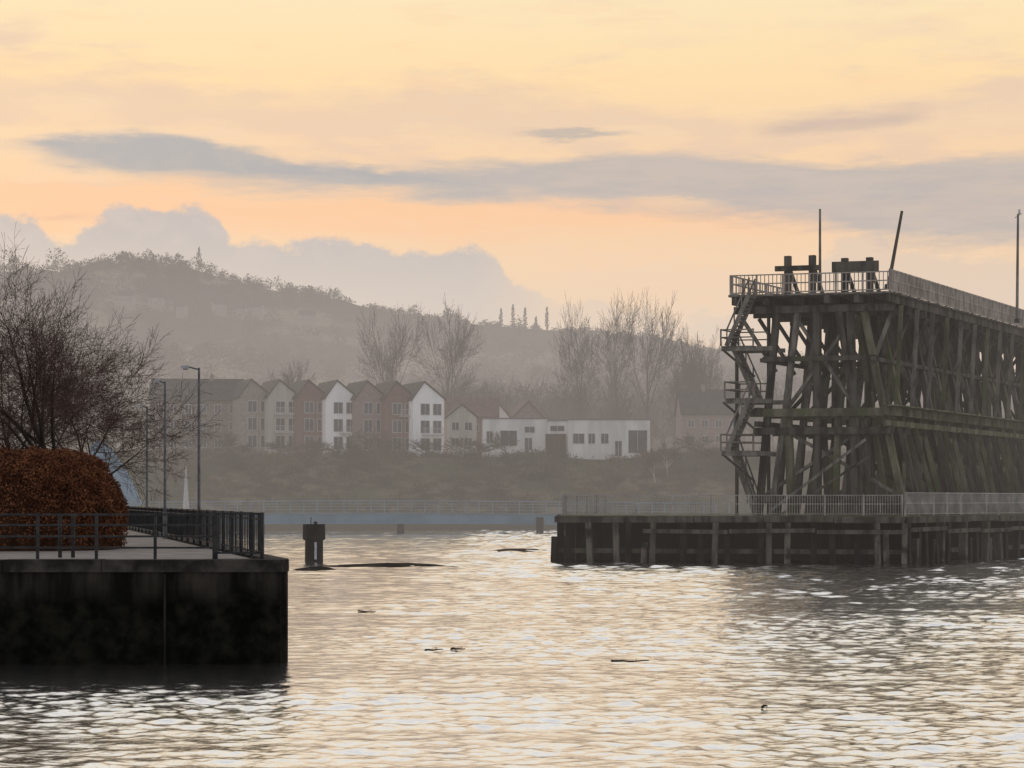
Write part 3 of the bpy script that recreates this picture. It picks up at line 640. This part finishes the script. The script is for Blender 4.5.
# ------------------------------------------------------------------ jetty (lower platform)
JT=3.0
P1=V((wx(558,128),128));P2=V((wx(905,124),124));P3=V((wx(1160,160),160));P4=V((wx(1160,190),190));P5=V((wx(600,146),146));P6=V((wx(562,138),138))
jr=empty('timber_jetty',(P2.x,P2.y,0))
poly=[P1,P2,P3,P4,P5,P6]
MB().prism([tuple(p) for p in poly],JT-.22,JT).build('deck',TM,jr)
eb=MB();wb=MB();rng=random.Random(31)
for a,b_ in ((P1,P2),(P2,P3),(P6,P1)):
    L=(b_-a).length;d=(b_-a).normalized();n=V((d.y,-d.x));k=max(1,int(L/4.2))
    for i in range(k):
        u0=a+d*(i*L/k+.03);u1=a+d*((i+1)*L/k-.03);zz=JT-.2+rng.uniform(-.05,.03);eb.beam((u0.x+n.x*.12,u0.y+n.y*.12,zz),(u1.x+n.x*.12,u1.y+n.y*.12,zz),.22,.40)
for a,b_ in ((P1,P2),(P2,P3)):
    L=(b_-a).length;d=(b_-a).normalized();n=V((d.y,-d.x));k=max(1,int(L/5))
    for i in range(k):
        if rng.random()<.2:continue
        u0=a+d*(i*L/k+.05);u1=a+d*((i+1)*L/k-.05);zz=2.05+rng.uniform(-.1,.1);wb.beam((u0.x+n.x*.45,u0.y+n.y*.45,zz),(u1.x+n.x*.45,u1.y+n.y*.45,zz+rng.uniform(-.08,.08)),.18,.26)
    wb.beam((a.x-n.x*.2,a.y-n.y*.2,.75),(b_.x-n.x*.2,b_.y-n.y*.2,.75),.2,.3)
eb.build('edge_beam',TD,jr);wb.build('waling',TD,jr)
for a,b_,spc in ((P1,P2,.9),(P2,P3,.8)):
    d=(b_-a).normalized();n=V((d.y,-d.x));L=(b_-a).length;k=int(L/spc)
    for i in range(k+1):
        if rng.random()<.2:continue
        p=a+d*(i*L/k+rng.uniform(-.3,.3));w_=rng.uniform(.3,.7);top=JT-.43-(0 if rng.random()<.5 else rng.uniform(.1,1.3))
        q=p+n*rng.uniform(.08,.2);tl=rng.uniform(-.16,.16)
        MB().beam((q.x+tl,q.y,-1.2),(q.x,q.y,top),w_,.36,up=(d.x,d.y,0)).build('pile',PL if rng.random()<.4 else (TD if rng.random()<.3 else WD),jr)
for off in (1.2,4.5):
    bk=MB()
    for a,b_ in ((P1,P2),(P2,P3)):
        d=(b_-a).normalized();n=V((d.y,-d.x));L=(b_-a).length;k=int(L/1.2)
        for i in range(k+1):
            p=a+d*(i*L/k)-n*off
            bk.beam((p.x,p.y,-1.2),(p.x,p.y,JT-.23),.5,.4,up=(0,1,0))
        if off>4:bk.beam((a.x-n.x*off,a.y-n.y*off,1.3),(b_.x-n.x*off,b_.y-n.y*off,1.3),.25,2.9)
    bk.build('inner_piles',WD,jr)
tag(jr,'low timber jetty on piles at the foot of the tall trestle','jetty')
railing('wire_fence',[(P1.x+.3,P1.y+.4,JT),(P2.x-.1,P2.y+.35,JT)],1.35,2.3,(1.3,.75,.12),.16,WIRE,.09,.04,'pale wire fence along the front of the low jetty','fence',bw=.026,pm=WIRE)
railing('wire_fence',[(P2.x+.1,P2.y+.45,JT),(P3.x-.4,P3.y+.2,JT)],1.5,2.0,(1.45,.8,.12),.14,WIRE,.11,.06,'denser pale fence along the jetty to the right of its corner','fence',bw=.04,pm=TP)
railing('wire_fence',[(P1.x+.3,P1.y+.6,JT),(P6.x+.3,P6.y-.1,JT),(P5.x+.4,P5.y-.3,JT)],1.35,2.2,(1.3,.12),.2,WIRE,.09,.04,'pale wire fence around the left end and back of the low jetty','fence',bw=.026)
# ------------------------------------------------------------------ trestle
A=V((24.2,128));E=V((-.968,.252));D_=V((.494,.870))
def P(s,t,z):
    q=A+E*s+D_*t;return V((q.x,q.y,z))
D3=V((D_.x,D_.y,0));E3=V((E.x,E.y,0))
tr=empty('timber_trestle',tuple(P(5,0,3)))
TL=43.5;ZT=17.4
pk=MB();t=-.5
rng=random.Random(77)
while t<TL:
    pk.beam(P(-.35+rng.uniform(-.05,.05),t+.14,ZT-.06),P(10.2+rng.uniform(-.05,.05),t+.14,ZT-.06),.26,.12);t+=.29
pk.build('deck',TS,tr)
for s in (0.0,1.9,3.8,5.8,7.8,9.8):
    MB().beam(P(s,-.35+rng.uniform(-.2,.1),ZT-.4),P(s,TL,ZT-.4),.34,.52).build('girder',TD,tr)
def rk(z):return 1.8-2.7*(16.3-z)/13.3
def lk(z):return 7.4+1.1*(16.3-z)/13.3
NB=13;SPB=3.3
for i in range(NB):
    t=.5+SPB*i
    cap=MB().beam(P(-.25,t,16.45),P(10.15,t,16.45),.42,.46).build('bent_cap',TD,tr)
    jt=lambda:rng.uniform(-.10,.10)
    legs=[(rk(16.3),rk(-1),16.2),(2.5,2.2,16.2),(4.8,4.8,16.2),(lk(16.3),lk(-1),16.2),(3.3,.6,16.2),(5.9,8.2,16.2),(3.4,3.7,9.6)]+([(6.6,6.2,9.6),(1.4,1.6,9.6)] if i%2==0 else [])
    for n_,(s0,s1,zt) in enumerate(legs):
        w_=rng.uniform(.32,.46)
        MB().beam(P(s1+jt(),t+jt(),-1),P(s0+jt(),t,zt),w_,w_*1.0,up=D3).build('leg',TD if rng.random()<.6 else (TM if rng.random()<.6 else TS),cap)
    for z,a,b_,h in ((13.2,rk(13.2)-.4,lk(13.2)+.5,.32),(9.7,rk(9.7)-.7,lk(9.7)+1.0,.52),(8.5,rk(8.4)-.5,lk(8.4)+.7,.46),(4.1,rk(4.1)-.5,lk(4.1)+.6,.42)):
        if z==13.2 and i%2:continue
        MB().beam(P(a,t-.32,z),P(b_,t-.32,z),.24,h).build('cross_beam',TM if z==9.7 else TD,cap)
    br=[((.0,16.2),(1.2,13.0)),((9.9,16.2),(7.5,12.4))]
    if i%4==0:br+=[((2.2,9.8),(6.3,16.1)),((6.9,9.8),(2.3,16.1)),((rk(4.2),4.2),(6.5,8.3)),((lk(4.2),4.2),(2.3,8.3))]
    else:br+=[((rk(4.2),4.2),(4.9,8.3)),((lk(9.8),9.8),(4.8,13.1))]
    for (s0,z0),(s1,z1) in br:
        MB().beam(P(s0,t+.3,z0),P(s1,t+.3,z1),.2,.28,up=D3).build('brace',TS if i==0 else TD,cap)
for z,off_,m,h,w_ in ((9.75,.35,TM,.54,.34),(8.95,.32,TM,.36,.24),(13.1,.3,TD,.26,.22),(4.0,.35,TM,.42,.3)):
    MB().beam(P(rk(z)-off_,-.5,z),P(rk(z)-off_,TL-.5,z),w_,h).build('waling',m,tr)
    MB().beam(P(lk(z)+off_,-.5,z),P(lk(z)+off_,TL-.5,z),w_,h).build('waling',TD,tr)
wk=MB();wk.beam(P(rk(9.9)-.75,-.5,10.07),P(rk(9.9)-.75,TL-.5,10.07),1.0,.08);wk.build('mid_walkway',TM,tr)
for i in range(NB-1):
    t=.5+SPB*i
    a,b_=((t,9.9),(t+SPB,16.1)) if i%2==0 else ((t+SPB,9.9),(t,16.1))
    MB().beam(P(rk(a[1])-.2,a[0],a[1]),P(rk(b_[1])-.2,b_[0],b_[1]),.16,.26,up=E3).build('side_brace',TS if i%2 else TD,tr)
    MB().beam(P(-.25,t+.1,16.2),P(rk(14)-.1,t+1.2,14.0),.16,.24,up=E3).build('side_brace',TD,tr)
    MB().beam(P(rk(4.2)-.15,t,4.2),P(rk(8.8)-.15,t+SPB,8.8),.16,.24,up=E3).build('side_brace',TM,tr)
for i in range(NB):
    t=2.1+SPB*i
    MB().beam(P(-.15,t,16.7),P(rk(9.9)-.25,t+.2,9.9),.26,.28,up=E3).build('outer_raker',TM if i%3==0 else TS,tr)
    for dt in (0,1.6):
        MB().beam(P(rk(8.8)-.3,t+dt,8.8),P(rk(3)-.5,t+dt+.1,3),.26,.28,up=E3).build('outer_raker',TM if i%2 else TD,tr)
MB().beam(P(7.2,-1.0,3.3),P(1.2,-.7,7.9),.12,.18).build('raking_strut',TS,tr)
MB().beam(P(6.4,-1.1,3.1),P(.8,-.8,6.9),.12,.16).build('raking_strut',TD,tr)
railing('end_railing',[tuple(P(-.2,-.35,ZT)),tuple(P(10.05,-.35,ZT))],1.3,1.7,(1.27,.7,.12),.26,TP,.12,.075,parent=tr,bw=.05)
railing('side_railing',[tuple(P(-.2,-.3,ZT)),tuple(P(-.2,TL,ZT))],1.45,2.0,(1.4,.75,.12),.3,TP,.13,.09,parent=tr,bw=.08)
railing('side_railing',[tuple(P(10.05,-.2,ZT)),tuple(P(10.05,TL,ZT))],1.3,2.0,(1.27,.75,.12),.5,TP,.13,.09,parent=tr,bw=.06)
def buffer(s0,w_,h,bz,bh,t=.6):
    b=MB().beam(P(s0-.7,t,ZT+bz),P(s0+w_+.7,t,ZT+bz),.35,bh).build('buffer_beam',TD,tr)
    for s in (s0,s0+w_):
        MB().beam(P(s,t+.38,ZT),P(s,t+.38,ZT+h),.4,.36,up=D3).build('post',TD,b)
        MB().beam(P(s,t+.55,ZT+h*.75),P(s,t+2.4,ZT+.1),.22,.22,up=E3).build('strut',TD,b)
buffer(5.2,1.6,2.6,1.75,.32);buffer(1.5,1.6,2.35,1.75,.66)
def flight(sa,za,sb,zb,t0,t1):
    b=MB()
    for t in (t0,t1):b.beam(P(sa,t,za),P(sb,t,zb),.10,.30,up=E3)
    n=int(abs(za-zb)/.26)
    for i in range(1,n):
        k=i/n;p=P(sa+(sb-sa)*k,t0+.06,za+(zb-za)*k);q=P(sa+(sb-sa)*k,t1-.06,za+(zb-za)*k);b.beam(p,q,.3,.07)
    o=b.build('stair_flight',TS,tr)
    h=MB()
    for t in (t0-.02,t1+.02):
        h.beam(P(sa,t,za+1),P(sb,t,zb+1),.07,.10)
        for k in (.02,.34,.66,.98):
            s=sa+(sb-sa)*k;z=za+(zb-za)*k;h.beam(P(s,t,z),P(s,t,z+1.05),.08,.08,up=E3)
    h.build('handrail',TS,o)
def landing(s0,s1,z,t0,t1):
    b=MB();k=int((s1-s0)/.22)
    for i in range(k):b.beam(P(s0+(i+.5)*(s1-s0)/k,t0,z-.04),P(s0+(i+.5)*(s1-s0)/k,t1,z-.04),.19,.07)
    for t in (t0+.1,t1-.1):b.beam(P(s0-1.2,t,z-.2),P(s1,t,z-.2),.12,.28)
    o=b.build('stair_landing',TS,tr);h=MB()
    for (a,b_) in (((s0,t0),(s1,t0)),((s1,t0),(s1,t1)),((s0,t1),(s1,t1))):
        for zz in (1.05,.55):h.beam(P(a[0],a[1],z+zz),P(b_[0],b_[1],z+zz),.07,.08)
    for (s,t) in ((s0,t0),(s1,t0),(s1,t1),(s0,t1)):h.beam(P(s,t,z),P(s,t,z+1.1),.1,.1,up=E3)
    h.build('landing_railing',TS,o)
LZ=[ZT,14.0,10.6,7.2,JT]
for k,z in enumerate(LZ[1:-1]):landing(8.1,10.2-(.25 if k==1 else 0),z,-1.55,.9)
for k in range(4):
    a_,b_=(8.35,9.85) if k%2==0 else (9.85,8.35)
    flight(a_,LZ[k],b_,LZ[k+1],-1.5 if k%2==0 else -.5,-.6 if k%2==0 else .4)
for s,z1 in ((8.05,16.9),(10.15,14.0)):
    MB().beam(P(s,.95,JT),P(s,.95,z1),.18,.18,up=D3).build('stair_post',TD,tr)
for k in range(3):
    MB().beam(P(10.1,-1.45,LZ[k+1]-.25),P(8.2,-1.0,LZ[k+1]-2.0),.12,.16,up=D3).build('stair_bracket',TD,tr)
tag(tr,'tall weathered timber coal trestle with zigzag stairs at its end','trestle')
def pole(px,py0,py1,Yd,lean,r0,lab,topthing=False,m=TS):
    a=at(px,py1,Yd);b_=at(px+lean,py0,Yd);r=empty('pole',a)
    MB().tube(a,b_,r0,r0*.7,8).build('shaft',m,r)
    MB().tube(a-V((0,0,.05)),a+V((0,0,.25)),r0*1.9,r0*1.7,8).build('socket',BLK,r)
    if topthing:
        MB().beam(b_+V((-.25,0,-.3)),b_+V((.3,0,.05)),.06,.06).tube(b_+V((.1,0,0)),b_+V((.1,0,.35)),.1,.07,8).build('insulator',LGT,r)
    tag(r,lab,'pole','poles on top of the trestle')
pole(820,209,290,131,0,.10,'thin upright pole on the trestle between the two buffer frames')
pole(888,211,288,131,14,.13,'leaning timber pole on the trestle above its near corner',m=TD)
pole(1017,214,322,152,1,.12,'tall upright pole on the trestle at the right edge of the view',True)
def drift(px,py,Lp,seed,lab,br=True):
    Yd=CZ*F/(py-500);L=Lp/F*Yd;x=wx(px,Yd);b=MB();rg=random.Random(seed);p=V((x-L/2,Yd,.05));n=6;r_=.03
    for i in range(n):
        q=p+V((L/n,rg.uniform(-.05,.05),rg.uniform(-.02,.02)));q.z=max(.02,min(.08,q.z));b.tube(p,q,r_*(1-.1*i),r_*(1-.1*(i+1)),6)
        if br and i==3:b.tube(q,q+V((rg.uniform(-.06,.1),rg.uniform(-.1,.1),rg.uniform(.03,.07))),.012,.005,5)
        p=q
    o=b.build('driftwood',LOG);tag(o,lab,'driftwood','driftwood floating on the river')
drift(434,652,18,1,'floating branch in the centre foreground, longer left piece');drift(458,651,14,2,'short floating stick just right of the centre branch');drift(630,663,38,3,'long thin driftwood branch right of centre');drift(367,612,18,4,'dark driftwood piece farther off, left of centre');drift(765,710,6,5,'tiny scrap of driftwood in the right foreground',False)
# ------------------------------------------------------------------ camera
cd=bpy.data.cameras.new('Camera');cd.sensor_width=36;cd.lens=F/1024*36;cd.shift_y=116/1024;cd.clip_start=.5;cd.clip_end=20000
co=bpy.data.objects.new('Camera',cd);C.objects.link(co);co.location=(0,0,CZ);co.rotation_euler=(R(90),0,0);SC.camera=co
SC.view_settings.view_transform='Standard';SC.view_settings.look='None';SC.view_settings.exposure=0
